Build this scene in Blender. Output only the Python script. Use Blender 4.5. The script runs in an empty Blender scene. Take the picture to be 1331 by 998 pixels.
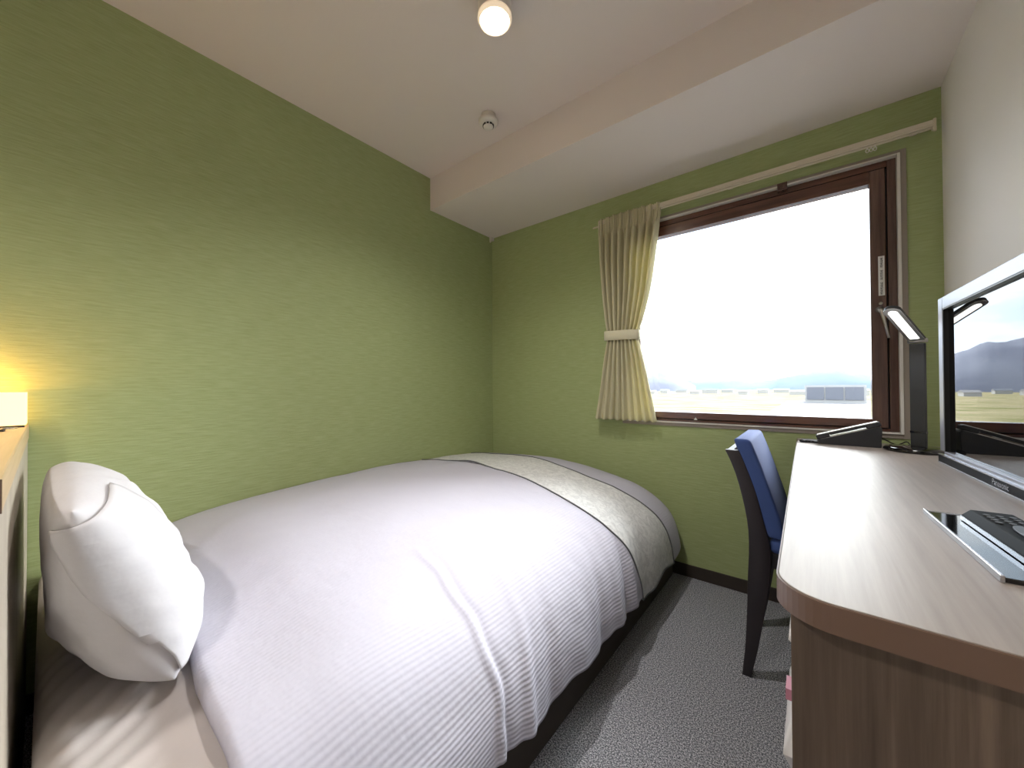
import bpy, bmesh, math, random
from mathutils import Vector, Matrix, noise
random.seed(4)
S = bpy.context.scene
COL = S.collection
PI = math.pi
# room: x from the green side wall, y towards the window wall, z up (metres)
XR, YW, YB, ZC = 2.234, 2.076, -1.75, 2.286
YS, ZS = 1.497, 2.086            # ceiling beam above the window
ZD = 0.748                       # desk top

# ------------------------------------------------------------------ materials
def lin(c):
    return tuple(((v/255)/12.92 if v/255 <= .04045 else ((v/255+.055)/1.055)**2.4) for v in c) + (1,)
def new_mat(name):
    m = bpy.data.materials.new(name); m.use_nodes = True
    nt = m.node_tree
    return m, nt, nt.nodes['Principled BSDF']
def mat(name, rgb, rough=.5, metal=0, spec=.5, coat=0, emit=None, estr=0):
    m, nt, b = new_mat(name)
    b.inputs['Base Color'].default_value = lin(rgb)
    b.inputs['Roughness'].default_value = rough
    b.inputs['Metallic'].default_value = metal
    b.inputs['Specular IOR Level'].default_value = spec
    b.inputs['Coat Weight'].default_value = coat
    if emit:
        b.inputs['Emission Color'].default_value = lin(emit)
        b.inputs['Emission Strength'].default_value = estr
    return m
def add_tex(m, kind, scale=(1, 1, 1), coord='Object', **kw):
    nt = m.node_tree
    tc = nt.nodes.new('ShaderNodeTexCoord'); mp = nt.nodes.new('ShaderNodeMapping')
    mp.inputs['Scale'].default_value = scale
    t = nt.nodes.new(kind)
    nt.links.new(tc.outputs[coord], mp.inputs['Vector']); nt.links.new(mp.outputs['Vector'], t.inputs['Vector'])
    for k, v in kw.items(): t.inputs[k].default_value = v
    return t
def add_bump(m, sock, strength, dist, prev=None):
    nt = m.node_tree; b = nt.nodes.new('ShaderNodeBump')
    b.inputs['Strength'].default_value = strength; b.inputs['Distance'].default_value = dist
    nt.links.new(sock, b.inputs['Height'])
    if prev: nt.links.new(prev.outputs['Normal'], b.inputs['Normal'])
    nt.links.new(b.outputs['Normal'], nt.nodes['Principled BSDF'].inputs['Normal'])
    return b
def add_ramp(m, sock, stops):
    nt = m.node_tree; r = nt.nodes.new('ShaderNodeValToRGB'); e = r.color_ramp.elements
    e[0].position, e[0].color = stops[0][0], lin(stops[0][1])
    e[1].position, e[1].color = stops[-1][0], lin(stops[-1][1])
    for p, c in stops[1:-1]:
        n = e.new(p); n.color = lin(c)
    nt.links.new(sock, r.inputs['Fac'])
    nt.links.new(r.outputs['Color'], nt.nodes['Principled BSDF'].inputs['Base Color'])
    return r

M = {}
# green wallpaper with fine horizontal weave
m = mat('green_wallpaper', (150, 165, 92), .62, spec=.35)
t = add_tex(m, 'ShaderNodeTexNoise', (14, 14, 190), Scale=1.0, Detail=4.0, Roughness=.6)
add_ramp(m, t.outputs['Fac'], [(.30, (155, 167, 114)), (.5, (164, 176, 124)), (.72, (173, 185, 134))])
add_bump(m, t.outputs['Fac'], .55, .0022); M['green'] = m
m = mat('white_wallpaper', (236, 231, 227), .7, spec=.3)
t = add_tex(m, 'ShaderNodeTexNoise', (1, 1, 1), Scale=170.0, Detail=3.0)
add_bump(m, t.outputs['Fac'], .3, .0012); M['white'] = m
m = mat('ceiling_paper', (232, 222, 216), .75, spec=.25)
t = add_tex(m, 'ShaderNodeTexNoise', (1, 1, 1), Scale=190.0, Detail=3.0)
add_bump(m, t.outputs['Fac'], .3, .0012); M['ceil'] = m
# speckled loop carpet
m = mat('grey_carpet', (90, 92, 98), .95, spec=.1)
t = add_tex(m, 'ShaderNodeTexNoise', (1, 1, 1), Scale=260.0, Detail=3.0, Roughness=.75)
add_ramp(m, t.outputs['Fac'], [(.38, (66, 68, 74)), (.5, (132, 134, 141)), (.60, (214, 214, 220))])
add_bump(m, t.outputs['Fac'], .8, .004); M['carpet'] = m
M['baseboard'] = mat('dark_vinyl', (52, 44, 38), .5)
def wood(name, stops, scale, rough, coat=0.0, bump=.1):
    m = mat(name, stops[0][1], rough, coat=coat)
    t = add_tex(m, 'ShaderNodeTexNoise', scale, Scale=1.0, Detail=6.0, Roughness=.62)
    add_ramp(m, t.outputs['Fac'], stops); add_bump(m, t.outputs['Fac'], bump, .001)
    m.node_tree.nodes['Principled BSDF'].inputs['Coat Roughness'].default_value = .15
    return m
M['panel'] = wood('brown_oak_laminate', [(.3, (76, 62, 52)), (.5, (96, 80, 68)), (.7, (120, 102, 88))], (60, 60, 2.2), .5)
M['desktop'] = wood('greige_laminate', [(.3, (150, 140, 134)), (.7, (168, 158, 152))], (70, 3, 40), .45, bump=.03)
M['desktop'].node_tree.nodes['Principled BSDF'].inputs['Specular IOR Level'].default_value = .3
M['edge'] = mat('brown_edge_band', (112, 88, 74), .4)
M['head_wood'] = wood('headboard_greige_wood', [(.3, (172, 160, 146)), (.7, (198, 188, 174))], (14, 14, 3), .5, bump=.0)
M['head_top'] = wood('headboard_top_wood', [(.3, (196, 168, 128)), (.7, (214, 188, 150))], (3, 70, 60), .4, bump=.03)
M['frame'] = wood('red_brown_window_wood', [(.3, (74, 46, 37)), (.5, (94, 60, 48)), (.7, (112, 74, 57))], (3, 40, 40), .22, coat=.35, bump=.04)
M['frame_v'] = wood('red_brown_window_wood_upright', [(.3, (74, 52, 46)), (.5, (90, 65, 57)), (.7, (106, 78, 68))], (50, 40, 3), .25, coat=.3, bump=.04)
M['groove'] = mat('dark_rubber_gasket', (36, 34, 44), .5)
M['casing'] = mat('greige_casing', (150, 140, 130), .5)
M['bead'] = mat('white_bead', (218, 214, 208), .4)
M['chrome'] = mat('brushed_steel', (190, 188, 185), .28, 1)
M['silver'] = mat('silver_plastic', (196, 198, 204), .25, .85)
M['tv_rim'] = mat('tv_rim_silver', (165, 167, 178), .35, .5)
M['tv_bar'] = mat('tv_lower_bar', (18, 20, 26), .45, spec=.12)
M['remote'] = mat('remote_black', (14, 14, 16), .6, spec=.1)
M['black'] = mat('black_plastic', (22, 22, 24), .38)
M['black_gloss'] = mat('black_gloss', (9, 9, 11), .08, coat=.5)
M['screen'] = mat('screen_glass', (5, 6, 8), .012, spec=1.0, coat=.35)
M['screen'].node_tree.nodes['Principled BSDF'].inputs['Coat Roughness'].default_value = .01
M['dark_grey'] = mat('dark_grey_plastic', (44, 46, 50), .42)
M['button'] = mat('grey_buttons', (70, 72, 76), .5)
M['white_pl'] = mat('white_plastic', (226, 221, 212), .4)
M['slot'] = mat('dark_slot', (25, 20, 15), .8)
M['chair_wood'] = mat('black_stained_wood', (40, 34, 38), .38)
m = mat('navy_fabric', (64, 84, 138), .85, spec=.25)
m.node_tree.nodes['Principled BSDF'].inputs['Sheen Weight'].default_value = .08
t = add_tex(m, 'ShaderNodeTexNoise', (1, 1, 1), Scale=600.0, Detail=2.0); add_bump(m, t.outputs['Fac'], .4, .001); M['blue'] = m
# white duvet with woven stripes along the bed (UV.x runs across the bed in metres)
m = mat('white_striped_cotton', (194, 192, 206), .8, spec=.2)
nt = m.node_tree
t = add_tex(m, 'ShaderNodeTexWave', (1, 1, 1), coord='UV', Scale=30.0, Distortion=.4, Detail=1.0)
t.inputs['Detail Scale'].default_value = 1.5
b1 = add_bump(m, t.outputs['Fac'], .35, .0016)
t2 = add_tex(m, 'ShaderNodeTexNoise', (1, 1, 1), Scale=9.0, Detail=4.0)
add_bump(m, t2.outputs['Fac'], .35, .012, b1); M['duvet'] = m
m = mat('white_cotton', (202, 200, 205), .8, spec=.2)
t = add_tex(m, 'ShaderNodeTexNoise', (1, 1, 1), Scale=11.0, Detail=4.0)
add_bump(m, t.outputs['Fac'], .35, .012); M['cotton'] = m
m = mat('sheet_cotton', (196, 188, 186), .8, spec=.2)
t = add_tex(m, 'ShaderNodeTexNoise', (14, 3, 1), Scale=1.0, Detail=4.0)
t.inputs['Distortion'].default_value = .4
add_bump(m, t.outputs['Fac'], .4, .01); M['sheet'] = m
# jacquard runner
m = mat('grey_jacquard', (206, 202, 194), .75, spec=.3)
t = add_tex(m, 'ShaderNodeTexNoise', (1, 1, 1), Scale=26.0, Detail=5.0, Roughness=.7)
t.inputs['Distortion'].default_value = 1.6
add_ramp(m, t.outputs['Fac'], [(.40, (226, 226, 226)), (.50, (216, 216, 216)), (.58, (200, 200, 201)), (.66, (222, 222, 222))])
add_bump(m, t.outputs['Fac'], .25, .002); M['runner'] = m
M['piping'] = mat('grey_piping', (104, 106, 110), .8)
m = mat('bed_base_fabric', (76, 70, 66), .8, spec=.2)
M['base'] = m
m = mat('cream_curtain_cloth', (222, 216, 184), .85, spec=.2)
b = m.node_tree.nodes['Principled BSDF']
t = add_tex(m, 'ShaderNodeTexNoise', (260, 260, 260), Scale=1.0, Detail=2.0); add_bump(m, t.outputs['Fac'], .3, .001)
# a little daylight comes through the cloth
tr = m.node_tree.nodes.new('ShaderNodeBsdfTranslucent'); tr.inputs['Color'].default_value = lin((226, 220, 180))
mx = m.node_tree.nodes.new('ShaderNodeMixShader'); mx.inputs['Fac'].default_value = .28
out = m.node_tree.nodes['Material Output']
m.node_tree.links.new(b.outputs[0], mx.inputs[1]); m.node_tree.links.new(tr.outputs[0], mx.inputs[2]); m.node_tree.links.new(mx.outputs[0], out.inputs['Surface'])
M['curtain'] = m
M['tie'] = mat('cream_tieback_cloth', (216, 211, 184), .85, spec=.2)
M['rail'] = mat('cream_rail', (214, 204, 184), .4)
M['lamp_glow'] = mat('warm_lit_shade', (255, 225, 170), .6, emit=(255, 196, 110), estr=1.5)
M['bulb'] = mat('lit_lamp_face', (255, 250, 240), .5, emit=(255, 232, 200), estr=9)
M['ring_glow'] = mat('softly_lit_acrylic', (240, 228, 210), .5, emit=(255, 226, 190), estr=.28)
M['led'] = mat('lit_led_strip', (255, 255, 250), .5, emit=(255, 252, 244), estr=1.8)
M['sticker'] = mat('white_label', (226, 224, 220), .5)
M['ink'] = mat('label_ink', (70, 68, 72), .6)
M['pink'] = mat('pink_print', (196, 130, 150), .5)
m, nt, b = new_mat('window_glass')
nt.nodes.remove(b)
fr = nt.nodes.new('ShaderNodeFresnel'); fr.inputs['IOR'].default_value = 1.45
tb = nt.nodes.new('ShaderNodeBsdfTransparent'); tb.inputs['Color'].default_value = (.96, .98, .97, 1)
gl = nt.nodes.new('ShaderNodeBsdfGlossy'); gl.inputs['Roughness'].default_value = .0
mx = nt.nodes.new('ShaderNodeMixShader')
nt.links.new(fr.outputs[0], mx.inputs[0]); nt.links.new(tb.outputs[0], mx.inputs[1]); nt.links.new(gl.outputs[0], mx.inputs[2])
nt.links.new(mx.outputs[0], nt.nodes['Material Output'].inputs['Surface']); M['glass'] = m
m = mat('clear_wrap', (225, 225, 230), .15); bb = m.node_tree.nodes['Principled BSDF']
bb.inputs['Alpha'].default_value = .55; M['wrap'] = m
M['paper'] = mat('white_pack', (214, 210, 210), .5)
# outdoors
m = mat('dry_grass', (176, 168, 118), .95, spec=0)
t = add_tex(m, 'ShaderNodeTexNoise', (.05, .16, 1), Scale=1.0, Detail=5.0)
add_ramp(m, t.outputs['Fac'], [(.35, (98, 100, 66)), (.5, (128, 120, 92)), (.65, (154, 140, 120))]); M['grass'] = m
M['gravel'] = mat('pale_gravel', (118, 116, 116), .95, spec=0)
m = mat('hazy_mountain', (116, 120, 138), 1, spec=0)
t = add_tex(m, 'ShaderNodeTexNoise', (.012, .012, .03), Scale=1.0, Detail=6.0)
add_ramp(m, t.outputs['Fac'], [(.35, (102, 104, 116)), (.65, (124, 126, 136))]); M['hill'] = m
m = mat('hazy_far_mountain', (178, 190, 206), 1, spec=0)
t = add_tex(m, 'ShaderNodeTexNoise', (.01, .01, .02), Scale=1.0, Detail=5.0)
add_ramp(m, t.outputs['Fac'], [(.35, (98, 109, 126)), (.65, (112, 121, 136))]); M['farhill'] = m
M['roof'] = mat('pale_flat_roof', (120, 118, 119), .9, spec=.1)
M['bwall'] = mat('pale_render', (156, 154, 152), .9, spec=.1)
M['louvre'] = mat('grey_panel', (96, 98, 106), .7)
M['tree'] = mat('hazy_green', (120, 132, 112), 1, spec=0)

# ------------------------------------------------------------------ helpers
def link(name, bm, mt, parent=None, smooth=False, bevel=0, seg=2):
    me = bpy.data.meshes.new(name); bm.normal_update()
    if smooth:
        for f in bm.faces: f.smooth = True
    bm.to_mesh(me); bm.free()
    o = bpy.data.objects.new(name, me); COL.objects.link(o)
    for q in (mt if isinstance(mt, (list, tuple)) else [mt]): me.materials.append(q)
    if parent: o.parent = parent
    if bevel:
        b = o.modifiers.new('bevel', 'BEVEL'); b.width = bevel; b.segments = seg; b.limit_method = 'ANGLE'
    return o
def empty(name, label, cat, loc=(0, 0, 0), rot=(0, 0, 0), group=None):
    o = bpy.data.objects.new(name, None); COL.objects.link(o); o.empty_display_size = .05
    o.location = loc; o.rotation_euler = rot; o['label'] = label; o['category'] = cat
    if group: o['group'] = group
    return o
def tag(o, label, cat, group=None):
    o['label'] = label; o['category'] = cat
    if group: o['group'] = group
    return o
def struct(o, label=None, cat=None):
    o['kind'] = 'structure'
    if label: o['label'] = label
    if cat: o['category'] = cat
    return o
def box(bm, a, b, mi=0, mtx=None):
    vs = [Vector((x, y, z)) for x in (a[0], b[0]) for y in (a[1], b[1]) for z in (a[2], b[2])]
    if mtx: vs = [mtx @ v for v in vs]
    v = [bm.verts.new(p) for p in vs]
    for f in ((0, 1, 3, 2), (4, 6, 7, 5), (0, 4, 5, 1), (2, 3, 7, 6), (0, 2, 6, 4), (1, 5, 7, 3)):
        bm.faces.new([v[i] for i in f]).material_index = mi
    return bm
def B(): return bmesh.new()
def boxes(*ab):
    bm = B()
    for a, b in ab: box(bm, a, b)
    return bm
def lathe(bm, prof, n=32, c=(0, 0, 0), mtx=None):
    rings = []
    for r, z in prof:
        ring = []
        for i in range(n):
            a = 2*PI*i/n; p = Vector((c[0]+r*math.cos(a), c[1]+r*math.sin(a), c[2]+z))
            ring.append(bm.verts.new(mtx @ p if mtx else p))
        rings.append(ring)
    for a, b in zip(rings, rings[1:]):
        for i in range(n):
            bm.faces.new((a[i], a[(i+1) % n], b[(i+1) % n], b[i]))
    bm.faces.new(rings[0][::-1]); bm.faces.new(rings[-1])
    bmesh.ops.recalc_face_normals(bm, faces=bm.faces)
    return bm
def prism(bm, pts, z0, z1, mtx=None):
    lo = [bm.verts.new((mtx @ Vector((x, y, z0))) if mtx else (x, y, z0)) for x, y in pts]
    hi = [bm.verts.new((mtx @ Vector((x, y, z1))) if mtx else (x, y, z1)) for x, y in pts]
    n = len(pts)
    for i in range(n): bm.faces.new((lo[i], lo[(i+1) % n], hi[(i+1) % n], hi[i]))
    bm.faces.new(lo[::-1]); bm.faces.new(hi)
    bmesh.ops.recalc_face_normals(bm, faces=bm.faces)
    return bm
def tube(bm, pts, r, n=10, closed_ends=True):
    pts = [Vector(p) for p in pts]; rings = []
    rr = r if isinstance(r, (list, tuple)) else [r]*len(pts)
    prev = None
    for i, p in enumerate(pts):
        d = (pts[min(i+1, len(pts)-1)]-pts[max(i-1, 0)]).normalized()
        if prev is None:
            u = d.orthogonal().normalized()
        else:
            u = (prev-d*prev.dot(d)).normalized()
        prev = u; w = d.cross(u)
        rings.append([bm.verts.new(p+rr[i]*(math.cos(2*PI*k/n)*u+math.sin(2*PI*k/n)*w)) for k in range(n)])
    for a, b in zip(rings, rings[1:]):
        for i in range(n): bm.faces.new((a[i], a[(i+1) % n], b[(i+1) % n], b[i]))
    if closed_ends: bm.faces.new(rings[0][::-1]); bm.faces.new(rings[-1])
    bmesh.ops.recalc_face_normals(bm, faces=bm.faces)
    return bm
def interp(xs, ys, x):
    if x <= xs[0]: return ys[0]
    if x >= xs[-1]: return ys[-1]
    for i in range(len(xs)-1):
        if x <= xs[i+1]:
            t = (x-xs[i])/(xs[i+1]-xs[i])
            m0 = (ys[i+1]-ys[max(i-1, 0)])/(xs[i+1]-xs[max(i-1, 0)])
            m1 = (ys[min(i+2, len(xs)-1)]-ys[i])/(xs[min(i+2, len(xs)-1)]-xs[i])
            h = xs[i+1]-xs[i]
            return ((2*t**3-3*t*t+1)*ys[i]+(t**3-2*t*t+t)*h*m0+(-2*t**3+3*t*t)*ys[i+1]+(t**3-t*t)*h*m1)
def ns(x, y, z=0): return noise.noise(Vector((x, y, z)))
def grid(bm, rows, uv=None):
    V = [[bm.verts.new(p) for p in r] for r in rows]
    L = bm.loops.layers.uv.new('UVMap') if uv else None
    for i in range(len(V)-1):
        for j in range(len(V[0])-1):
            f = bm.faces.new((V[i][j], V[i][j+1], V[i+1][j+1], V[i+1][j]))
            if L:
                for l, (a, b) in zip(f.loops, ((i, j), (i, j+1), (i+1, j+1), (i+1, j))): l[L].uv = uv[a][b]
    return V

# ------------------------------------------------------------------ the room
T = .15
struct(link('floor', boxes(((-T, YB-T, -.1), (XR+T, YW+T, 0))), M['carpet']), 'grey speckled loop-pile carpet floor', 'floor')
struct(link('ceiling', boxes(((-T, YB-T, ZC), (XR+T, YW+T, ZC+.1))), M['ceil']), 'off-white papered ceiling', 'ceiling')
struct(link('wall_left', boxes(((-T, YB-T, 0), (0, YW+T, ZC))), M['green']), 'green textured wallpaper wall along the bed', 'wall')
struct(link('wall_right', boxes(((XR, YB-T, 0), (XR+T, YW+T, ZC))), M['white']), 'white textured wall behind the television', 'wall')
struct(link('wall_back', boxes(((0, YB-T, 0), (XR, YB, ZC))), M['white']), 'white wall behind the headboard side of the room', 'wall')
OX0, OX1, OZ0, OZ1 = 1.0, 2.141, .770, 1.893      # window opening with casing
struct(link('wall_window', boxes(((0, YW, 0), (OX0, YW+T, ZC)), ((OX1, YW, 0), (XR, YW+T, ZC)), ((OX0, YW, 0), (OX1, YW+T, OZ0)), ((OX0, YW, OZ1), (OX1, YW+T, ZC))), M['green']), 'green wallpaper wall around the window', 'wall')
struct(link('trim_1', boxes(((0, YS, ZS), (XR, YW, ZC))), M['ceil']), 'boxed off-white ceiling beam above the window', 'beam')
struct(link('baseboard_window', boxes(((0, YW-.008, 0), (XR, YW, .062))), M['baseboard'], bevel=.002), 'dark brown baseboard under the window', 'baseboard')
struct(link('baseboard_left', boxes(((0, YB, 0), (.008, YW-.008, .062))), M['baseboard'], bevel=.002))
struct(link('baseboard_right', boxes(((XR-.008, YB, 0), (XR, YW-.008, .062))), M['baseboard'], bevel=.002))

# window: casing, bead, outer frame, gasket, sash, pane, lever handle, label, catch
def ring(x0, z0, x1, z1, w, ya, yb, wt=None, wb=None):
    wt = wt or w; wb = wb or w
    return boxes(((x0, ya, z0), (x0+w, yb, z1)), ((x1-w, ya, z0), (x1, yb, z1)), ((x0+w, ya, z0), (x1-w, yb, z0+wb)), ((x0+w, ya, z1-wt), (x1-w, yb, z1)))
win = empty('window_1', 'single brown wooden window with a pale casing', 'window', (0, 0, 0)); win['kind'] = 'structure'
link('casing', ring(OX0, OZ0, OX1, OZ1, .017, YW-.006, YW+.1), M['casing'], win, bevel=.001)
link('bead', ring(OX0+.017, OZ0+.017, OX1-.017, OZ1-.013, .009, YW-.012, YW+.09, wt=.006, wb=.006), M['bead'], win, bevel=.001)
fx0, fx1, fz0, fz1 = OX0+.026, OX1-.026, OZ0+.023, OZ1-.019
def frame(x0, z0, x1, z1, w, ya, yb, tag_, wt=None, wb=None):
    wt = wt or w; wb = wb or w
    f = link(tag_, boxes(((x0, ya, z0), (x0+w, yb, z1)), ((x1-w, ya, z0), (x1, yb, z1))), M['frame_v'], win, bevel=.002)
    link(tag_+'_rail', boxes(((x0+w, ya, z0), (x1-w, yb, z0+wb)), ((x0+w, ya, z1-wt), (x1-w, yb, z1))), M['frame'], win, bevel=.002)
    return f
frame(fx0, fz0, fx1, fz1, .026, YW+.012, YW+.10, 'outer_frame', wt=.026, wb=.012)
link('gasket', ring(fx0+.026, fz0+.012, fx1-.026, fz1-.026, .006, YW+.03, YW+.09), M['groove'], win)
sx0, sx1, sz0, sz1 = fx0+.032, fx1-.032, fz0+.016, fz1-.032
frame(sx0, sz0, sx1, sz1, .046, YW+.004, YW+.055, 'sash', wt=.05, wb=.034)
link('pane', boxes(((sx0+.04, YW+.028, sz0+.03), (sx1-.04, YW+.032, sz1-.045))), M['glass'], win)
# lever handle hanging on the right stile
hx, hz = 2.062, 1.280
h = link('handle', lathe(B(), [(.012, 0), (.012, .004), (.007, .007), (.006, .022)], 20, mtx=Matrix.Translation((hx, YW+.004, hz)) @ Matrix.Rotation(PI/2, 4, 'X')), M['chrome'], win, True)
bm = B(); tube(bm, [(hx, YW-.018, hz+.006), (hx+.002, YW-.024, hz-.01), (hx+.012, YW-.026, hz-.06), (hx+.022, YW-.024, hz-.118)], [.0065, .006, .0045, .004], 10)
link('lever', bm, M['chrome'], h, True)
link('handle_screw', lathe(B(), [(.006, 0), (.006, .002), (.003, .004)], 16, mtx=Matrix.Translation((hx+.004, YW+.004, hz+.024)) @ Matrix.Rotation(PI/2, 4, 'X')), M['chrome'], win, True)
lb = link('label_strip', boxes(((2.060, YW+.0025, 1.335), (2.078, YW+.004, 1.492))), M['sticker'], win)
bm = B(); random.seed(11)
for i in range(15):      # small vertical characters, as on the strip
    z = 1.484-i*.0098
    if i in (4, 9): continue
    box(bm, (2.0645, YW+.0015, z-.0012), (2.0735, YW+.0025, z))
    box(bm, (2.0655, YW+.0015, z-.0042), (2.0725, YW+.0025, z-.0032))
    xx = 2.066+random.random()*.005
    box(bm, (xx, YW+.0015, z-.0072), (xx+.0012, YW+.0025, z+.0006))
    box(bm, (2.0648+random.random()*.002, YW+.0015, z-.0074), (2.0728, YW+.0025, z-.0064))
link('lettering', bm, M['ink'], lb)
link('catch', boxes(((1.735, YW-.014, 1.855), (1.772, YW+.012, 1.889)), ((1.742, YW-.02, 1.862), (1.766, YW-.014, 1.88))), M['frame_v'], win, bevel=.002)
bm = B(); prism(bm, [(-.009, 0), (.009, 0), (0, .014)], -.001, .001, Matrix.Translation((1.383, YW+.003, .806)) @ Matrix.Rotation(PI/2, 4, 'X'))
link('triangle_mark', bm, M['sticker'], win)

# little white hook in the far corner, under the beam
bm = boxes(((.004, YW-.036, 2.062), (.024, YW-.004, ZS)), ((.006, YW-.036, 2.046), (.018, YW-.028, 2.066)))
tag(link('corner_hook', bm, M['white_pl'], bevel=.002), 'tiny white plastic hook in the corner under the ceiling beam', 'hook')

# curtain rail
rail = empty('curtain_rail', 'cream curtain rail running above the window', 'curtain rail', (1.2, YW, 1.93))
def rel(bm, o):
    bmesh.ops.translate(bm, verts=bm.verts, vec=-Vector(o.location)); return bm
RZ, RY = 1.928, 2.020
link('track', rel(boxes(((.895, RY-.013, RZ-.004), (2.205, RY+.013, RZ+.012)), ((.895, RY-.013, RZ-.012), (2.205, RY-.008, RZ-.004)), ((.845, RY+.008, RZ-.012), (2.205, RY+.013, RZ-.004)), ((.895, RY-.005, RZ-.016), (2.205, RY-.001, RZ-.010)), ((.845, RY+.002, RZ-.016), (2.205, RY+.005, RZ-.010))), rail), M['rail'], rail, bevel=.0015)
for x in (.893, 2.203):
    link('end_cap', rel(boxes(((x-.002, RY-.016, RZ-.018), (x+.006, RY+.016, RZ+.015)), ((x-.002, RY-.018, RZ-.034), (x+.006, RY-.012, RZ-.016))), rail), M['rail'], rail, bevel=.002)
for x in (.98, 1.55, 2.16):
    link('bracket', rel(boxes(((x-.010, RY-.004, RZ+.004), (x+.010, YW, RZ+.010))), rail), M['rail'], rail, bevel=.002)
for i in range(3):
    bm = B(); x = 2.028+i*.011
    pts = [(x+.0045*math.cos(a), RY, RZ-.027+.0075*math.sin(a)) for a in [k*2*PI/14 for k in range(15)]]
    tube(bm, pts, .0015, 6); box(bm, (x-.002, RY-.004, RZ-.022), (x+.002, RY+.004, RZ-.010))
    link('runner', rel(bm, rail), M['white_pl'], rail)

# gathered curtain, tied back
cur = empty('curtain', 'cream pleated curtain tied back at the left of the window', 'curtain', (1.02, 2.0, 1.94))
CZ = [1.945, 1.90, 1.84, 1.70, 1.50, 1.34, 1.262, 1.20, 1.10, .95, .795]
CL = [.880, .880, .880, .885, .905, .925, .935, .925, .905, .880, .852]
CR = [1.236, 1.236, 1.226, 1.205, 1.175, 1.135, 1.112, 1.122, 1.145, 1.175, 1.205]
CZ_, CL_, CR_ = CZ[::-1], CL[::-1], CR[::-1]
rows = []; NF = 9
zs = [1.945-(1.945-.795)*i/150 for i in range(151)]
for z in zs:
    l, r = interp(CZ_, CL_, z), interp(CZ_, CR_, z)
    head = max(0, min(1, (z-1.835)/.03))
    tight = math.exp(-((z-1.262)/.07)**2)
    amp = .017+.006*math.sin(z*5)-.005*tight-.009*head
    row = []
    for j in range(331):
        t = j/330
        x = l+(r-l)*t
        ph = 2*PI*NF*t+.8*ns(t*7, z*1.3)+1.2*ns(t*2.3, z*.7, 4)
        d = amp*(math.sin(ph)+.28*math.sin(2*ph+1+2*ns(t*4, z)))
        d += .004*math.sin(2*PI*33*t+3*ns(t*20, z*3))*(.25+head*.8)
        d -= .012*max(0, 1-abs(z-1.842)/.010)*.5*(1+math.sin(2*PI*22*t))*.6     # gathering tape
        x += .25*amp*math.cos(ph)
        bow = .012*math.sin(PI*t)
        zz = z
        if z < .83: zz = z+.006*ns(t*12, 3)+(.003*math.sin(ph))
        row.append((x, 2.012-bow+d, zz))
    rows.append(row)
bm = B(); grid(bm, rows)
o = link('cloth', rel(bm, cur), M['curtain'], cur, True)
so = o.modifiers.new('s', 'SOLIDIFY'); so.thickness = .0016
# tieback band hugging the cloth
bm = B(); band = []
for z, k in ((1.237, 0), (1.239, 1), (1.264, 1.15), (1.289, 1), (1.291, 0)):
    band.append([(1.0235+(.0985+.003*k)*math.copysign(abs(math.cos(a))**.75, math.cos(a)), 2.008+(.030+.004*k)*math.copysign(abs(math.sin(a))**.8, math.sin(a)), z-.004*math.cos(a)) for a in [2*PI*i/72 for i in range(73)]])
grid(bm, band)
link('tieback', rel(bm, cur), M['tie'], cur, True)

# ------------------------------------------------------------------ ceiling things
cl = empty('ceiling_light', 'round white surface-mounted ceiling lamp, lit', 'ceiling light', (1.027, .942, ZC))
link('housing', lathe(B(), [(.050, 0), (.050, -.006), (.056, -.012), (.057, -.066), (.053, -.074), (.050, -.074), (.049, -.068), (.001, -.068)], 40), M['white_pl'], cl, True)
link('lit_face', lathe(B(), [(.001, -.0685), (.0485, -.0685), (.047, -.074), (.030, -.079), (.001, -.080)], 40), M['bulb'], cl, True)
link('lamp_ring', lathe(B(), [(.0575, -.060), (.0580, -.066), (.0535, -.0755), (.0500, -.0755), (.0500, -.0745), (.0525, -.0745), (.0570, -.066), (.0570, -.060)], 40), M['ring_glow'], cl, True)
sd = empty('smoke_detector', 'small round white smoke detector near the beam', 'smoke detector', (.648, 1.325, ZC))
link('base', lathe(B(), [(.034, 0), (.034, -.010), (.030, -.013), (.029, -.026)], 32), M['white_pl'], sd, True)
link('body', lathe(B(), [(.042, -.024), (.047, -.028), (.047, -.036), (.042, -.043), (.031, -.046), (.025, -.046), (.023, -.058), (.018, -.063), (.001, -.064)], 36), M['white_pl'], sd, True)
bm = B()
for i in range(10):
    a = 2*PI*i/10; box(bm, (-.0055, -.002, -.0035), (.0055, .002, .0035), mtx=Matrix.Rotation(a, 4, 'Z') @ Matrix.Translation((0, -.0245, -.0515)))
link('sensor_slots', bm, M['slot'], sd)

# ------------------------------------------------------------------ bed
bed = empty('bed', 'single bed with a white mattress on a dark base', 'bed', (.64, 1.02, 0))
link('bed_base', rel(boxes(((.012, .0, .0), (1.276, 2.045, .20))), bed), M['base'], bed, bevel=.008)
rows = []
X0, X1, Y0, Y1 = .006, 1.255, -.012, 2.025
def sst(a, b, t):
    t = max(0, min(1, (t-a)/(b-a))); return t*t*(3-2*t)
def sheet_z(x, y):
    q = (x*.70+y*.72)
    w = .0035*math.sin(q*150+6*ns(x*3, y*3))*max(0, ns(x*5, y*7, 2)+.35)
    return .430-.030*sst(.20, .5, y)-.012*sst(1.0, 1.2, x)-.05*sst(1.6, 2.0, y)-.02*sst(.9, 1.2, x)*sst(.3, .6, y)+.003*ns(x*4, y*6)+w*max(0, 1-max(0, y-.1)/.3)
nx, ny = 170, 190
def sup(i, n, a, b, r=.03):
    return a+(b-a)*i/n
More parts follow.
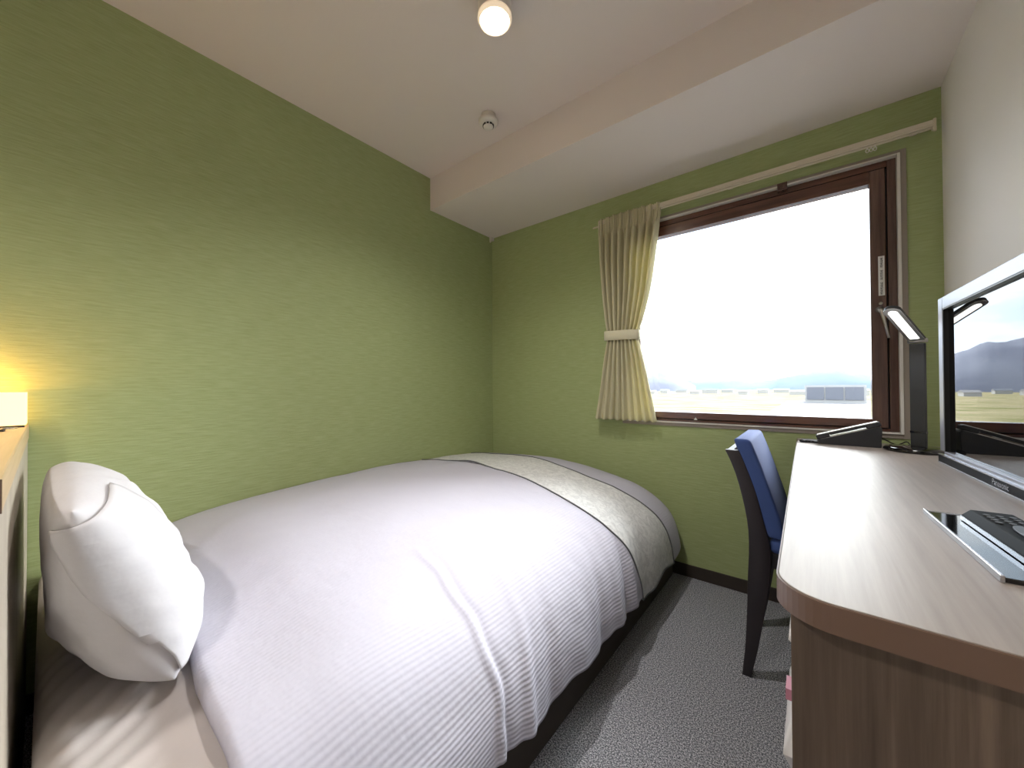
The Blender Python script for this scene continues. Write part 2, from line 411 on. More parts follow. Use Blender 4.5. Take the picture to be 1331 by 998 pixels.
for i in range(nx+1):
    x = sup(i, nx, X0, X1); row = []
    for j in range(ny+1):
        y = Y0+(Y1-Y0)*(j/ny)**1.8
        ex = min(x-X0, X1-x); ey = min(y-Y0, Y1-y)
        e = min(ex, ey); rr = .045+.055*sst(.2, .5, y)
        dz = 0 if e > rr else rr-math.sqrt(max(0, rr*rr-(rr-e)**2))
        row.append((x, y, sheet_z(x, y)-dz))
    rows.append(row)
bm = B(); V = grid(bm, rows)
edge = [V[i][0] for i in range(nx+1)]+[V[nx][j] for j in range(1, ny+1)]+[V[i][ny] for i in range(nx-1, -1, -1)]+[V[0][j] for j in range(ny-1, 0, -1)]
lo = [bm.verts.new((v.co.x, v.co.y, .202)) for v in edge]
for i in range(len(edge)):
    k = (i+1) % len(edge); bm.faces.new((edge[i], lo[i], lo[k], edge[k]))
bm.faces.new(lo)
bmesh.ops.recalc_face_normals(bm, faces=bm.faces)
link('mattress', rel(bm, bed), M['sheet'], bed, True)

# duvet: cross profile (x, drop from the top line) swept along the bed
EY = [.15, .255, .40, .581, .841, 1.175, 1.526, 1.757, 1.93, 2.02, 2.060]
EZ = [.460, .472, .500, .518, .534, .541, .535, .524, .508, .484, .455]
PX = [.004, .12, .35, .60, .82, .97, 1.09, 1.19, 1.262, 1.302, 1.322, 1.330]
PZ = [0, .014, .028, .030, .014, -.012, -.046, -.094, -.155, -.225, -.300, -.360]
arc = [0]
for i in range(1, len(PX)): arc.append(arc[-1]+math.hypot(PX[i]-PX[i-1], PZ[i]-PZ[i-1]))
SL = arc[-1]
creases = [(.70, .013, .020), (.80, -.008, .03), (.96, .007, .05), (1.10, -.011, .03), (1.22, .010, .03), (1.30, -.014, .022), (1.36, .008, .02), (1.50, -.006, .05)]
def duvet(s, y, off=0.0):
    x, dz = interp(arc, PX, s), interp(arc, PZ, s)
    e = interp(EY, EZ, y)
    # nearer the head the puff grows in slowly
    hd = max(0, min(1, (y-.16)/.30)); hd = hd*hd*(3-2*hd)
    z = e+(dz*(1-.88*(1-sst(.2, .75, y))*(1-sst(.04, .22, -dz))) if dz < 0 else dz*hd)
    side = max(0, min(1, (s-(SL-.42))/.42)); side = side*side*(3-2*side)
    hem = .170+.04*max(0, 1-y/1.1)+.010*ns(y*5, 7)+.006*math.sin(y*23)
    zb = e-.36
    k = max(0, (e-z)/.36); z += (hem-zb)*k*k
    pu = 0
    for cy, a, w in creases: pu += a*math.exp(-((y-cy-.10*(1-side))/w)**2)
    x += pu*side*side; z += .35*pu*side*(1-side)*2
    n = .006*ns(s*2.6, y*2.2, 1)+.003*ns(s*7, y*4.5, 5)+.0012*ns(s*17, y*13, 9)
    # one sharp pulled crease near the head end of the side
    r = y-(.60+.16*(1-(s/SL)))-.02*ns(s*9, 3)
    n += .007*math.exp(-(r/.010)**2)*max(0, min(1, (s-.95)/.25))-.005*math.exp(-((r-.02)/.014)**2)*max(0, min(1, (s-.95)/.25))
    ft = max(0, min(1, (2.062-y)/.05))
    z += n*(1-side)*ft; x += n*side*1.2
    # rounding at the foot corner
    f = max(0, (y-1.93)/.13)
    x -= .035*f*f*side
    # surface normal estimate for offsets
    ds = .01; x2, d2 = interp(arc, PX, min(s+ds, SL)), interp(arc, PZ, min(s+ds, SL)); x1, d1 = interp(arc, PX, max(s-ds, 0)), interp(arc, PZ, max(s-ds, 0))
    l = math.hypot(x2-x1, d2-d1) or 1; nxn, nzn = -(d2-d1)/l, (x2-x1)/l
    return Vector((max(x+off*nxn, .0035), y, z+off*nzn))
NS, NY = 230, 320
rows, uvs = [], []
for i in range(NS+1):
    s = SL*i/NS; row, uv = [], []
    y0 = .262-.085*min(1, s/1.0)+.006*ns(s*6, 0)
    # turned-under head edge
    p = duvet(s, y0)
    top = p.z
    base_z = min(.432, top-.012) if p.x < 1.26 else top-.004
    side = max(0, min(1, (s-(SL-.42))/.42))
    inw = -.014*side if p.x >= 1.26 else 0
    for dy, fz in ((.035, 0), (.004, .05), (-.008, .4), (-.006, .8)):
        z = base_z+(top-base_z)*fz; row.append((p.x+inw*(1-fz), y0+dy+.004, z)); uv.append((s, y0))
    for j in range(NY+1):
        y = y0+(2.055-y0)*j/NY
        row.append(duvet(s, y)); uv.append((s, y))
    q = duvet(s, 2.055)
    for k, d in ((.008, .02), (.011, .06), (.009, .12), (.006, .18)):
        row.append((q.x-d*.1*side, min(2.068, 2.055+k), max(q.z-d, .17))); uv.append((s, 2.06+d))
    rows.append(row); uvs.append(uv)
bm = B(); grid(bm, rows, uvs)
dv = link('duvet', bm, M['duvet'], None, True)
so = dv.modifiers.new('s', 'SOLIDIFY'); so.thickness = .006; so.offset = -1
tag(dv, 'white striped duvet spread over the bed and hanging down its side', 'duvet')

# jacquard runner across the foot
def yn(s): return 1.425-.085*math.exp(-((s-1.05)/.28)**2)+.012*ns(s*3, 2)-.02*math.exp(-((s-.62)/.15)**2)
def yf(s): return 1.845-.12*math.exp(-((s-.95)/.35)**2)+.006*ns(s*3, 8)
rn = empty('bed_runner', 'pale grey patterned runner laid across the foot of the duvet', 'bed runner', (.64, 1.63, .5))
rows = []; SR = SL-.002
def lift(s, y):
    # the near edge lifts a little off the duvet at one place
    return .0065+.008*math.exp(-((s-.42)/.10)**2)*max(0, 1-(y-yn(s))/.09)
for i in range(151):
    s = SR*i/150
    rows.append([duvet(s, yn(s)+(yf(s)-yn(s))*j/70, lift(s, yn(s)+(yf(s)-yn(s))*j/70)) for j in range(71)])
last = [Vector((p.x+.001, p.y, p.z-.012)) for p in rows[-1]]
rows.append(last)
bm = B(); grid(bm, rows)
o = link('runner_cloth', rel(bm, rn), M['runner'], rn, True)
so = o.modifiers.new('s', 'SOLIDIFY'); so.thickness = .003; so.offset = 1
for col in (0, -1):
    bm = B(); tube(bm, [r[col]+Vector((.001, 0, .0015)) for r in rows], .0032, 8)
    link('piping', rel(bm, rn), M['piping'], rn, True)
bm = B(); tube(bm, [p+Vector((.001, 0, 0)) for p in last], .0026, 8)
link('piping', rel(bm, rn), M['piping'], rn, True)

# pillow standing against the headboard
pw = empty('pillow', 'plump white pillow propped against the headboard', 'pillow', (.655, .086, .434))
PW, PH, PT = .315, .196, .102
lean = Matrix.Translation((0, 0, .188)) @ Matrix.Rotation(math.radians(20), 4, 'X')
def pil(u, v, side, off=0):
    # u along bed width (-1..1), v upwards
    e = (max(0, 1-abs(u)**2.6)*max(0, 1-abs(v)**2.6))**.46
    pin = 1-.07*(abs(u)**3)*(1-abs(v)**2)*.6
    x = u*PW*(1-.05*(1-abs(v)**2)*abs(u)**4)*(1-.05*abs(v)**3)
    z = v*PH*(1-.10*abs(u)**3)
    if v < 0: z *= 1-.12*(1-abs(u))
    y = side*PT*e*(1+.18*(-v)*.8)
    y += (.010*ns(u*2.3+side*3, v*2.3, 1)+.005*ns(u*6, v*5+side*5, 4))*e*1.3
    z += .006*ns(u*5, v*4, side*7)*e
    y += side*off; x += off*u*abs(u)
    q = lean @ Vector((x, y, z))
    lim = -.098
    if q.y < lim+.02: q.y = lim+.02*math.exp((q.y-lim-.02)/.03)
    return q
def sg(t): return math.sin(t*PI/2)
bm = B(); N = 64
F = [[pil(sg(-1+2*i/N), sg(-1+2*j/N), 1) for j in range(N+1)] for i in range(N+1)]
K = [[pil(sg(-1+2*i/N), sg(-1+2*j/N), -1) for j in range(N+1)] for i in range(N+1)]
grid(bm, F); grid(bm, K)
bmesh.ops.remove_doubles(bm, verts=bm.verts, dist=.0006)
bmesh.ops.recalc_face_normals(bm, faces=bm.faces)
link('pillow_body', bm, M['cotton'], pw, True)
bm = B(); rows = []
for i in range(49):
    v = -.93+1.80*i/48; row = []
    for j in range(29):
        t = j/28
        # wraps from the front face round the near end, ends on the back side
        a = .30+t*(.80+.20*v)
        wav = .05*ns(v*2.5, 3)+.10*v
        if a < 1: u = sg(a); side, of = 1, .004+.0015*ns(v*6, t*4)
        else:
            u = sg(2-a); side, of = -1, .004
        row.append(pil(min(u, .9999), v, side, of))
    rows.append(row)
grid(bm, rows)
fl = link('pillowcase_flap', bm, M['cotton'], pw, True)
so = fl.modifiers.new('s', 'SOLIDIFY'); so.thickness = .003; so.offset = 0

# headboard console with a shelf top
hb = empty('headboard', 'greige wooden headboard with a shelf top at the bed head', 'headboard', (.545, -.19, 0))
HY = -.032; HZ = .872
link('headboard_panel', rel(boxes(((.004, -.33, 0), (1.095, HY-.002, HZ-.042))), hb), M['head_wood'], hb, bevel=.002)
link('shelf_top', rel(boxes(((.002, -.34, HZ-.042), (1.105, HY, HZ))), hb), [M['head_top']], hb, bevel=.003)
link('edge_band', rel(boxes(((1.105, -.34, HZ-.041), (1.107, HY, HZ-.001))), hb), M['edge'], hb)
# bedside light box
bl = empty('bedside_lamp', 'warm glowing box lamp on the headboard shelf', 'lamp', (.075, -.16, HZ))
bm = boxes(((-.06, -.125, .006), (-.056, .125, .098)), ((.05, -.125, .006), (.054, .125, .098)), ((-.056, -.125, .006), (.05, -.121, .098)), ((-.056, .121, .006), (.05, .125, .098)))
link('lamp_shade', bm, M['lamp_glow'], bl, bevel=.001)
link('lamp_base', boxes(((-.058, -.122, 0), (.051, .122, .006))), M['dark_grey'], bl)
kt = empty('key_fob', 'small dark flat tag on the headboard shelf in front of the glowing lamp', 'key tag', (.235, -.085, HZ))
link('key_tag', boxes(((-.03, -.02, 0), (.03, .02, .005))), M['black'], kt, bevel=.002)
bm = B(); tube(bm, [(.0+.012*math.cos(a), .026+.012*math.sin(a), .006) for a in [2*PI*i/20 for i in range(21)]], .0018, 6)
link('key_ring', bm, M['chrome'], kt, True)

# ------------------------------------------------------------------ desk
dk = empty('desk', 'long narrow wall desk with a pale top and brown oak end panel', 'desk', (2.0, 1.3, 0))
DX, DY, DT = 1.815, .515, .030
def desk_outline(o=0.0):
    R = .055; pts = [(XR-.001, YW-.003), (DX-.018-o, YW-.003)]
    for i in range(13):
        a = PI+PI/2*i/12; pts.append((DX+R+(R+o)*math.cos(a), DY+R+(R+o)*math.sin(a)))
    pts.append((XR-.001, DY-o)); return pts
bm = B(); prism(bm, desk_outline(), ZD-DT, ZD)
link('desktop', rel(bm, dk), M['desktop'], dk, bevel=.0008)
bm = B(); oi, oo = desk_outline(.0004)[1:], desk_outline(.0022)[1:]
n = len(oi)
vi = [[bm.verts.new((p[0], p[1], z)) for p in P_] for P_, z in ((oi, ZD-.001), (oo, ZD-.0015), (oo, ZD-DT-.0005), (oi, ZD-DT-.0005))]
for a in range(4):
    for i in range(n-1): bm.faces.new((vi[a][i], vi[a][i+1], vi[(a+1) % 4][i+1], vi[(a+1) % 4][i]))
bmesh.ops.recalc_face_normals(bm, faces=bm.faces)
link('edge_band', rel(bm, dk), M['edge'], dk)
zt = ZD-DT-.0005
link('end_panel', rel(boxes(((1.828, .532, 0), (XR-.001, .552, zt))), dk), M['panel'], dk, bevel=.001)
link('inner_panel', rel(boxes(((1.832, .96, 0), (XR-.001, .98, zt))), dk), M['panel'], dk, bevel=.001)
link('back_panel', rel(boxes(((XR-.02, .552, 0), (XR-.001, .96, zt))), dk), M['panel'], dk)
for z in (.06, .405, .600):
    link('shelf', rel(boxes(((1.842, .5525, z-.018), (XR-.0205, .9595, z))), dk), M['panel'], dk, bevel=.001)
# wrapped packs on the open shelves, sticking out past the panel
def pack(name, label, cat, c, sx, sy, sz, mt, bul):
    bm = B(); rows = []
    o = empty(name, label, cat, c)
    nu, nv = 20, 12
    for sgn in (1, -1):
        rr = []
        for i in range(nu+1):
            u = -1+2*i/nu
            rr.append([(u*sx/2, v*sy/2, sgn*sz/2*((1-abs(u)**4)*(1-abs(v)**4))**.5+.003*ns(u*3, v*3, sgn)) for v in [-1+2*j/nv for j in range(nv+1)]])
        grid(bm, rr)
    bmesh.ops.remove_doubles(bm, verts=bm.verts, dist=.0002)
    bmesh.ops.recalc_face_normals(bm, faces=bm.faces)
    bmesh.ops.rotate(bm, verts=bm.verts, matrix=Matrix.Rotation(bul, 3, 'X'))
    link('wrapper', bm, mt, o, True)
    return o
p1 = pack('wrapped_pack', 'bulging clear-wrapped white pack poking out of the desk side shelf, lower one', 'package', (1.926, .70, .500), .221, .20, .155, M['paper'], PI/2*.0)
link('print', boxes(((-.109, -.06, .045), (-.090, -.03, .060))), M['pink'], p1)
pack('wrapped_pack', 'white pack just below the desktop, poking out past the end panel', 'package', (1.934, .66, .655), .222, .14, .07, M['paper'], .0)

# ------------------------------------------------------------------ television
TVX, TVY = 2.144, 1.662
tv = empty('television', 'flat-screen television with a silver-edged black frame on the desk', 'television', (TVX, TVY, ZD), (0, 0, math.radians(3.2)))
# local frame: y from 0 (far edge) to -.77, front faces -x
W_, H0, H1 = .77, .003, .484
def F_(*ab): return boxes(*ab)
link('cabinet', F_(((.0125, -W_+.01, H0+.01), (.038, -.01, H1-.01))), M['black'], tv, bevel=.004)
bz = .034
link('bezel', F_(((0, -bz, H0+.034), (.0125, 0, H1)), ((0, -W_, H0+.034), (.0125, -W_+bz, H1)), ((0, -W_+bz, H1-bz), (.0125, -bz, H1)), ((0, -W_+bz, H0+.022), (.0125, -bz, H0+.034))), M['tv_rim'], tv, bevel=.0015)
link('inner_lip', F_(((.001, -bz-.003, H0+.034), (.0125, -bz, H1-bz)), ((.001, -W_+bz, H0+.034), (.0125, -W_+bz+.003, H1-bz)), ((.001, -W_+bz, H1-bz-.003), (.0125, -bz, H1-bz))), M['black'], tv)
bar = link('lower_bar', F_(((-.004, -W_, H0+.002), (.0125, 0, H0+.022))), M['tv_bar'], tv, bevel=.001)
link('silver_line', F_(((-.005, -W_, H0-.002), (.010, 0, H0+.002)), ((-.005, -W_, H0+.0215), (.004, 0, H0+.0245))), M['silver'], tv)
link('screen', F_(((.0115, -W_+bz-.004, H0+.030), (.0125, -bz+.004, H1-bz+.004))), M['screen'], tv)
link('stand', F_(((.012, -.52, -.0), (.075, -.25, .008)), ((.030, -.42, .006), (.045, -.35, .10))), M['black'], tv, bevel=.003)
fc = bpy.data.curves.new('maker_name', 'FONT'); fc.body = 'Panasonic'; fc.size = .019; fc.extrude = .0004; fc.align_x = 'CENTER'; fc.align_y = 'CENTER'
fo = bpy.data.objects.new('maker_name', fc); COL.objects.link(fo)
dg = bpy.context.evaluated_depsgraph_get(); me = bpy.data.meshes.new_from_object(fo.evaluated_get(dg))
bpy.data.objects.remove(fo)
lg = bpy.data.objects.new('maker_name', me); COL.objects.link(lg); me.materials.clear(); me.materials.append(M['silver'])
lg.parent = bar; lg.matrix_local = Matrix.Translation((-.0045, -W_/2, H0+.012)) @ Matrix(((0, 0, -1, 0), (-1, 0, 0, 0), (0, 1, 0, 0), (0, 0, 0, 1)))

# ------------------------------------------------------------------ desk lamp
DL = (2.138, 1.905)
fwd = Vector((-.077, -.15, 0)).normalized(); ang = math.atan2(fwd.y, fwd.x)+PI/2
dl = empty('desk_lamp', 'slim black LED desk lamp, lit, standing by the window', 'desk lamp', (DL[0], DL[1], ZD), (0, 0, ang))
link('lamp_base', lathe(B(), [(.080, 0), (.083, .003), (.083, .008), (.078, .013), (.03, .016), (.001, .016)], 48, c=(0, -.02, 0)), M['black_gloss'], dl, True)
link('column', boxes(((-.020, -.007, .015), (.020, .007, .375))), M['dark_grey'], dl, bevel=.003)
link('collar', boxes(((-.0205, -.0078, .062), (.0205, .0078, .070))), M['black_gloss'], dl, bevel=.001)
bm = B(); tube(bm, [(-.024, 0, .384), (.024, 0, .384)], .0075, 16)
link('hinge', bm, M['chrome'], dl, True)
el = math.radians(27)
HM = Matrix.Translation((0, 0, .386)) @ Matrix.Rotation(-el, 4, 'X')
def stadium(w, l0, l1):
    pts = [(w, -l0), (-w, -l0)]
    for i in range(13):
        a = PI+PI*i/12; pts.append((w*math.cos(a), -l1+w+w*math.sin(a)))
    return pts
hd_ = link('lamp_head', prism(B(), stadium(.021, -.004, .215), -.003, .009, HM), M['dark_grey'], dl, bevel=.002)
link('head_rim', prism(B(), stadium(.0215, 0, .2155), -.0045, -.0025, HM), M['silver'], dl)
link('led_panel', prism(B(), stadium(.0115, .020, .200), -.006, -.0042, HM), M['led'], dl)
# cable from the lamp
bm = B(); pts = []
for i in range(40):
    t = i/39; pts.append((2.135-.10*t+.012*math.sin(t*7), 2.035+.018*math.sin(t*9), ZD+.004+.020*math.sin(PI*t)*(.5+.5*math.sin(t*12))))
tube(bm, pts, .0022, 8)
tag(link('power_cord', bm, M['black'], None, True), 'thin black cord looping on the desk between lamp and phone', 'cord')

# telephone: wedge body, handset on its cradle, keypad
ph = empty('telephone', 'black desk telephone with a sloping top by the window sill', 'telephone', (1.950, 1.962, ZD))
bm = B()
prof = [(-.085, 0), (.095, 0), (.098, .072), (.092, .078), (-.080, .018), (-.087, .012)]
prism(bm, prof, -.052, .052, Matrix.Rotation(PI/2, 4, 'X'))
link('phone_body', bm, M['dark_grey'], ph, bevel=.002)
sl = math.atan2(.060, .172)
HMx = Matrix.Translation((.004, -.034, .052)) @ Matrix.Rotation(-sl, 4, 'Y')
bm = B(); box(bm, (-.097, -.020, -.003), (-.055, .020, .013), mtx=HMx); box(bm, (.055, -.020, -.003), (.097, .020, .013), mtx=HMx); box(bm, (-.055, -.016, .003), (.055, .016, .013), mtx=HMx)
hs = link('handset', bm, M['dark_grey'], ph, bevel=.003)
bm = B(); box(bm, (-.092, -.017, .0132), (.092, .017, .0155), mtx=HMx); link('handset_shine', bm, M['white_pl'], hs, bevel=.001)  # white strip paints the bright reflection along the dark handset's top
link('face_plate', prism(B(), [(-.082, -.048), (.092, -.048), (.092, .048), (-.082, .048)], -.002, .0015, Matrix.Translation((.000, 0, .0475)) @ Matrix.Rotation(-sl, 4, 'Y')), M['white_pl'], ph, bevel=.001)  # white colour stands in for the reflection on the sloping top
KM = Matrix.Translation((.004, .022, .0475)) @ Matrix.Rotation(-sl, 4, 'Y')
for i in range(4):
    for j in range(3):
        bm = B(); box(bm, (-.045+i*.022, -.018+j*.015, 0), (-.031+i*.022, -.008+j*.015, .006), mtx=KM); link('key', bm, M['button'], ph)
bm = B(); coil = [(-.085-.055*math.sin(PI*t)+.003*math.cos(t*90), -.055+.04*t+.003*math.sin(t*90), .006+.003*math.sin(t*90)) for t in [i/120 for i in range(121)]]
tube(bm, coil, .0018, 6); link('handset_cord', bm, M['black'], ph, True)
np_ = tag(link('card_holder', boxes(((1.812, 1.925, ZD), (1.868, 1.985, ZD+.008)), ((1.818, 1.931, ZD+.008), (1.862, 1.979, ZD+.010))), M['black'], bevel=.002), 'flat black card holder at the front corner of the desk beside the phone', 'card holder')

# tray with the remote control
tr_ = empty('tray', 'flat black tray with a silver rim on the desk in front of the television', 'tray', (2.075, .838, ZD), (0, 0, math.radians(3)))
link('tray_plate', boxes(((-.062, -.142, 0), (.062, .142, .006))), M['black_gloss'], tr_, bevel=.001)
link('rim', boxes(((-.066, -.145, .0), (-.062, .146, .009)), ((.062, -.145, .0), (.066, .146, .009)), ((-.062, .142, 0), (.062, .146, .007))), M['silver'], tr_, bevel=.001)
rc = empty('remote_control', 'black remote control with a shiny side lying on the tray', 'remote control', (2.078, .825, ZD+.0065), (0, 0, math.radians(4)))
bm = B(); prism(bm, [(-.030, 0), (.030, 0), (.030, .013), (.024, .018), (-.020, .018), (-.030, .008)], -.125, .125, Matrix.Rotation(PI/2, 4, 'X'))
link('remote_body', bm, M['remote'], rc, bevel=.0015)
link('side_strip', boxes(((-.0312, -.124, .001), (-.030, .124, .0075))), M['silver'], rc)
bm = B(); 
pp = [(.002+.013*math.cos(a), -.0+.045*math.sin(a)) for a in [2*PI*i/28 for i in range(28)]]
prism(bm, pp, .018, .021); link('control_pad', bm, M['black'], rc, bevel=.001)
for i in range(5):
    for j in range(3):
        y = .055+i*.013 if i < 4 else -.07
        bm = B(); prism(bm, [(-.012+j*.013+.004*math.cos(a), y+.004*math.sin(a)) for a in [2*PI*k/10 for k in range(10)]], .018, .0198)
        link('button', bm, M['button'], rc)

# ------------------------------------------------------------------ chair
ch = empty('desk_chair', 'dark wooden chair with a blue padded back at the desk', 'chair', (1.84, 1.665, 0))
ya, yb = 1.482, 1.848
def post(pts, y0, y1):
    # pts: list of (x_left, x_right, z) for the side profile
    bm = B(); r = []
    for xl, xr, z in pts:
        r.append([bm.verts.new(p) for p in ((xl, y0, z), (xr, y0, z), (xr, y1, z), (xl, y1, z))])
    for a, b in zip(r, r[1:]):
        for i in range(4): bm.faces.new((a[i], a[(i+1) % 4], b[(i+1) % 4], b[i]))
    bm.faces.new(r[0][::-1]); bm.faces.new(r[-1]); bmesh.ops.recalc_face_normals(bm, faces=bm.faces); return bm
def dense(P_, n=20):
    zs_ = [p[2] for p in P_]; o = []
    for i in range(n+1):
        z = zs_[0]+(zs_[-1]-zs_[0])*i/n
        o.append((interp(zs_, [p[0] for p in P_], z), interp(zs_, [p[1] for p in P_], z), z))
    return o
side = dense([(1.654, 1.680, 0), (1.664, 1.700, .10), (1.671, 1.722, .24), (1.674, 1.736, .34), (1.678, 1.738, .44), (1.674, 1.722, .52), (1.656, 1.700, .62), (1.634, 1.674, .70), (1.610, 1.652, .757)])
for y0, y1 in ((ya, ya+.026), (yb-.026, yb)):
    link('leg', rel(post(side, y0, y1), ch), M['chair_wood'], ch, True, bevel=.002)
for y0, y1 in ((ya+.002, ya+.034), (yb-.034, yb-.002)):
    link('leg', rel(post([(2.055, 2.080, 0), (2.045, 2.083, .425)], y0, y1), ch), M['chair_wood'], ch, bevel=.002)
link('seat_frame', rel(boxes(((1.700, ya+.026, .372), (2.045, ya+.046, .425)), ((1.700, yb-.046, .372), (2.045, yb-.026, .425)), ((2.045, ya+.034, .372), (2.065, yb-.034, .425)), ((1.700, ya+.046, .372), (1.720, yb-.046, .425))), ch), M['chair_wood'], ch, bevel=.002)
link('back_rail', rel(post([(1.672, 1.690, .54), (1.640, 1.660, .68), (1.614, 1.632, .756)], ya+.026, yb-.026), ch), M['chair_wood'], ch, bevel=.001)
bm = boxes(((1.735, ya+.004, .427), (2.085, yb-.004, .477)))
link('seat', rel(bm, ch), M['blue'], ch, True, bevel=.018, seg=4)
back = dense([(1.732, 1.778, .478), (1.712, 1.764, .55), (1.690, 1.740, .63), (1.660, 1.712, .72), (1.634, 1.684, .797)], 14)
link('backrest', rel(post(back, ya+.001, yb-.001), ch), M['blue'], ch, True, bevel=.011, seg=4)

# ------------------------------------------------------------------ outdoors (room is some floors up)
G = -7.0
bm = boxes(((-900, 60, G-.5), (900, 1200, G)))
struct(link('ground_field', bm, M['grass']), 'dry grassy field stretching to the mountains', 'field')
bm = boxes(((-900, 2.6, G-.5), (900, 60, G)))
struct(link('ground_yard', bm, M['gravel']), 'pale yard below the window', 'yard')
def ridge(name, dist, a0, a1, hf, mt, label, depth=120, n=260):
    bm = B(); rows = []
    for k in range(9):
        t = k/8; d = dist+depth*t; row = []
        for i in range(n+1):
            a = math.radians(a0+(a1-a0)*i/n); hh = hf(math.degrees(a))
            prof = math.sin(PI*min(1, t*1.0)*.5)**.8
            row.append((1.85+d*math.sin(a), d*math.cos(a), G+(hh*dist+(-G)*1.0)*prof*(1+.05*ns(i*.15, k*.9, dist))))
        rows.append(row)
    grid(bm, rows); o = link(name, bm, mt, None, True)
    return struct(o, label, 'mountain')
def elev(xs, ys):
    return lambda a: math.tan(math.radians(interp(xs, ys, a)+.10*ns(a*.9, 1)+.05*ns(a*3.1, 5)))
ridge('near_mountain', 700, -60, -12.6, elev([-60, -40, -28, -22, -19, -17, -15, -13.6, -12.6], [3.5, 4.6, 5.0, 4.9, 4.6, 3.4, 1.9, .9, .2]), M['hill'], 'grey mountain mirrored in the television')
ridge('far_mountain', 1050, -30, 60, elev([-30, -18, -13, -8, -4, -1, 2, 4, 7, 12, 30, 60], [1.6, 1.5, 1.1, .9, 1.0, 1.7, 2.1, 1.6, 1.3, 1.5, 2, 2]), M['farhill'], 'pale blue far mountain ridge beyond the window')
# neighbouring flat roof with a three-panel block on it
bd = empty('neighbour_building', 'pale flat-roofed building just outside with a grey three-panel roof unit', 'building', (12, 60, G))
link('building_walls', boxes(((-12.5, -40, 0), (22, 8, 5.6))), M['bwall'], bd)
link('roof_slab', boxes(((-12.9, -40.4, 5.6), (22.4, 8.4, 5.9))), M['roof'], bd)
ub = link('roof_unit', boxes(((-10.9, 0, 5.9), (-5.2, 4, 8.1))), M['bwall'], bd)
for i in range(3):
    link('grey_panel', boxes(((-10.7+i*1.8, -.12, 6.3), (-9.05+i*1.8, 0, 7.85))), M['louvre'], ub)
random.seed(21); k = 0
for i in range(22):
    a = math.radians(-24+i*1.9+random.uniform(-.2, .2)); d = 430+(i*67) % 200
    w, dd, hh = random.uniform(8, 18), random.uniform(6, 10), random.uniform(2.5, 4)
    side_ = ['left', 'middle', 'right'][min(2, i//9)]
    o = empty('far_house', 'tiny pale far house on the plain, seen through the window', 'house', (1.85+d*math.sin(a), d*math.cos(a), G), group='far houses on the plain')
    link('house_walls', boxes(((-w/2, -dd/2, 0), (w/2, dd/2, hh))), M['bwall'], o)
    bm = B(); prism(bm, [(-dd/2-.4, hh), (dd/2+.4, hh), (0, hh+1.8)], -w/2-.4, w/2+.4, Matrix(((0, 0, 1, 0), (1, 0, 0, 0), (0, 1, 0, 0), (0, 0, 0, 1))))
    link('house_roof', bm, M['louvre'] if i % 3 else M['roof'], o)

# ------------------------------------------------------------------ lights
def light(name, kind, loc, energy, color=(1, 1, 1), **kw):
    l = bpy.data.lights.new(name, kind); l.energy = energy; l.color = color
    for k, v in kw.items(): setattr(l, k, v)
    o = bpy.data.objects.new(name, l); COL.objects.link(o); o.location = loc
    return o
light('ceiling_lamp_light', 'SPOT', (1.027, .942, ZC-.085), 38, (1, .96, .92), spot_size=math.radians(145), spot_blend=1.0, shadow_soft_size=.04)
light('entrance_lamp_light', 'SPOT', (1.35, -.75, ZC-.085), 44, (1, .95, .89), spot_size=math.radians(160), spot_blend=.9, shadow_soft_size=.05)
light('bedside_lamp_light', 'POINT', (.03, -.16, HZ+.088), 2.0, (1, .58, .16), shadow_soft_size=.03)
light('desk_lamp_light', 'SPOT', (DL[0]-.045, DL[1]-.09, ZD+.41), .8, (1, .98, .95), spot_size=math.radians(120), spot_blend=.8, shadow_soft_size=.03)
s = light('sun', 'SUN', (0, 0, 50), .3, (1, .97, .92), angle=math.radians(1.5))
s.rotation_euler = (math.radians(52), 0, math.radians(-20))     # shines from behind the building onto the landscape

# a second lit ceiling lamp nearer the entrance, out of the frame
c2 = cl.copy(); COL.objects.link(c2); c2.location = (1.35, -.75, ZC); c2['label'] = 'second round white ceiling lamp near the entrance'
for c in list(cl.children):
    d = c.copy(); COL.objects.link(d); d.parent = c2

# sky
w = bpy.data.worlds.new('sky'); S.world = w; w.use_nodes = True; nt = w.node_tree
bg = nt.nodes['Background']
tc = nt.nodes.new('ShaderNodeTexCoord'); sep = nt.nodes.new('ShaderNodeSeparateXYZ'); nt.links.new(tc.outputs['Generated'], sep.inputs[0])
rp = nt.nodes.new('ShaderNodeValToRGB'); nt.links.new(sep.outputs['Z'], rp.inputs['Fac'])
e = rp.color_ramp.elements; e[0].position = 0.0; e[0].color = (.80, .90, 1.0, 1); e[1].position = .5; e[1].color = (.50, .70, 1.0, 1)
mp = nt.nodes.new('ShaderNodeMapping'); mp.inputs['Scale'].default_value = (2.2, 2.2, 7.0); nt.links.new(tc.outputs['Generated'], mp.inputs[0])
nz = nt.nodes.new('ShaderNodeTexNoise'); nz.inputs['Scale'].default_value = 1.6; nz.inputs['Detail'].default_value = 6; nt.links.new(mp.outputs[0], nz.inputs['Vector'])
cr = nt.nodes.new('ShaderNodeValToRGB'); cr.color_ramp.elements[0].position = .42; cr.color_ramp.elements[1].position = .60; nt.links.new(nz.outputs['Fac'], cr.inputs['Fac'])
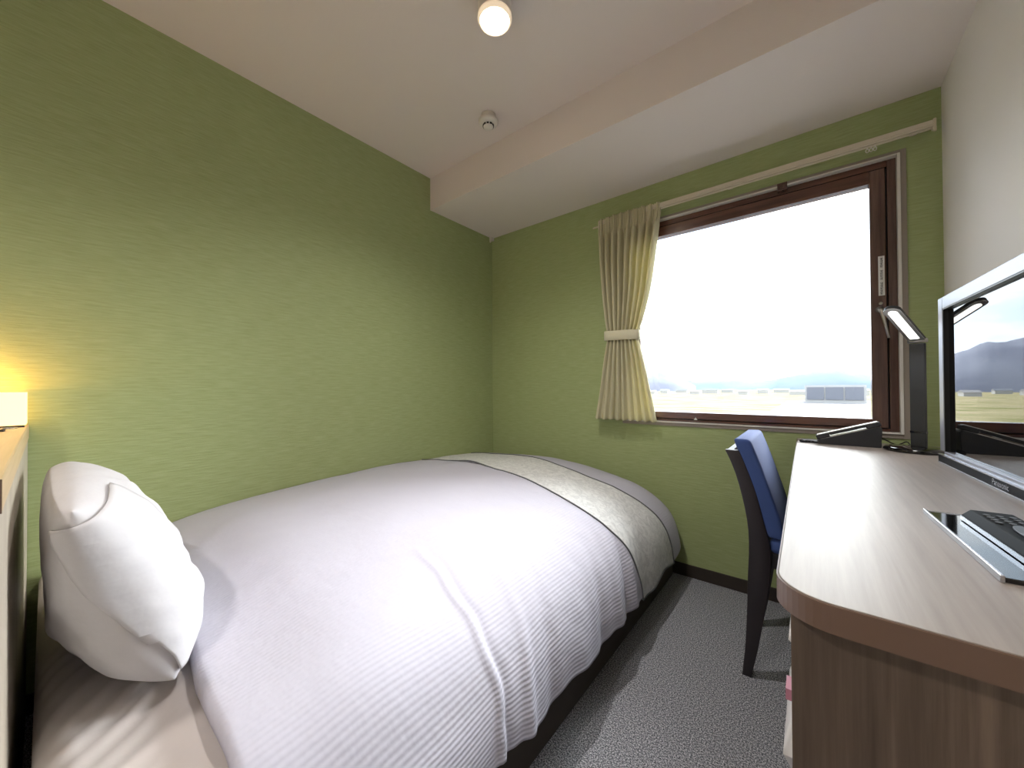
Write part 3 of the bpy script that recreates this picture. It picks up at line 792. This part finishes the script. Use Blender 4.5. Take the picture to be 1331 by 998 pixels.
mx = nt.nodes.new('ShaderNodeMixRGB'); nt.links.new(cr.outputs['Color'], mx.inputs['Fac']); nt.links.new(rp.outputs['Color'], mx.inputs['Color1']); mx.inputs['Color2'].default_value = (1.25, 1.25, 1.28, 1)
# added bright lobe in the upper sky, put there to light the room
dp = nt.nodes.new('ShaderNodeVectorMath'); dp.operation = 'DOT_PRODUCT'; nt.links.new(tc.outputs['Generated'], dp.inputs[0]); dp.inputs[1].default_value = Vector((.42, .72, .55)).normalized()
mr = nt.nodes.new('ShaderNodeMapRange'); mr.interpolation_type = 'SMOOTHSTEP'; nt.links.new(dp.outputs['Value'], mr.inputs['Value'])
for k_, v_ in (('From Min', .80), ('From Max', 1.0), ('To Min', 0), ('To Max', 10.0)): mr.inputs[k_].default_value = v_
ad = nt.nodes.new('ShaderNodeMixRGB'); ad.blend_type = 'ADD'; ad.inputs['Fac'].default_value = 1; nt.links.new(mx.outputs[0], ad.inputs['Color1']); nt.links.new(mr.outputs['Result'], ad.inputs['Color2'])
nt.links.new(ad.outputs[0], bg.inputs['Color']); bg.inputs['Strength'].default_value = 2.3

# ------------------------------------------------------------------ camera
yaw, pit, rol = (math.radians(a) for a in (38.7637, .5728, -.293))
fw = Vector((-math.sin(yaw), math.cos(yaw), 0)); rt = Vector((math.cos(yaw), math.sin(yaw), 0)); up = Vector((0, 0, 1))
fw2 = fw*math.cos(pit)+up*math.sin(pit); up2 = -fw*math.sin(pit)+up*math.cos(pit)
rt3 = rt*math.cos(rol)+up2*math.sin(rol); up3 = -rt*math.sin(rol)+up2*math.cos(rol)
cam = bpy.data.cameras.new('camera'); co = bpy.data.objects.new('camera', cam); COL.objects.link(co)
R3 = Matrix((rt3, up3, -fw2)).transposed()
co.matrix_world = Matrix.Translation((1.85, 0, .9757)) @ R3.to_4x4()
cam.sensor_width = 36; cam.lens = 486.12*36/1331; cam.clip_start = .01; cam.clip_end = 5000
S.camera = co
vs = S.view_settings; vs.view_transform = 'Standard'; vs.look = 'None'; vs.gamma = 1; vs.use_curve_mapping = False
vs.exposure = 0.93
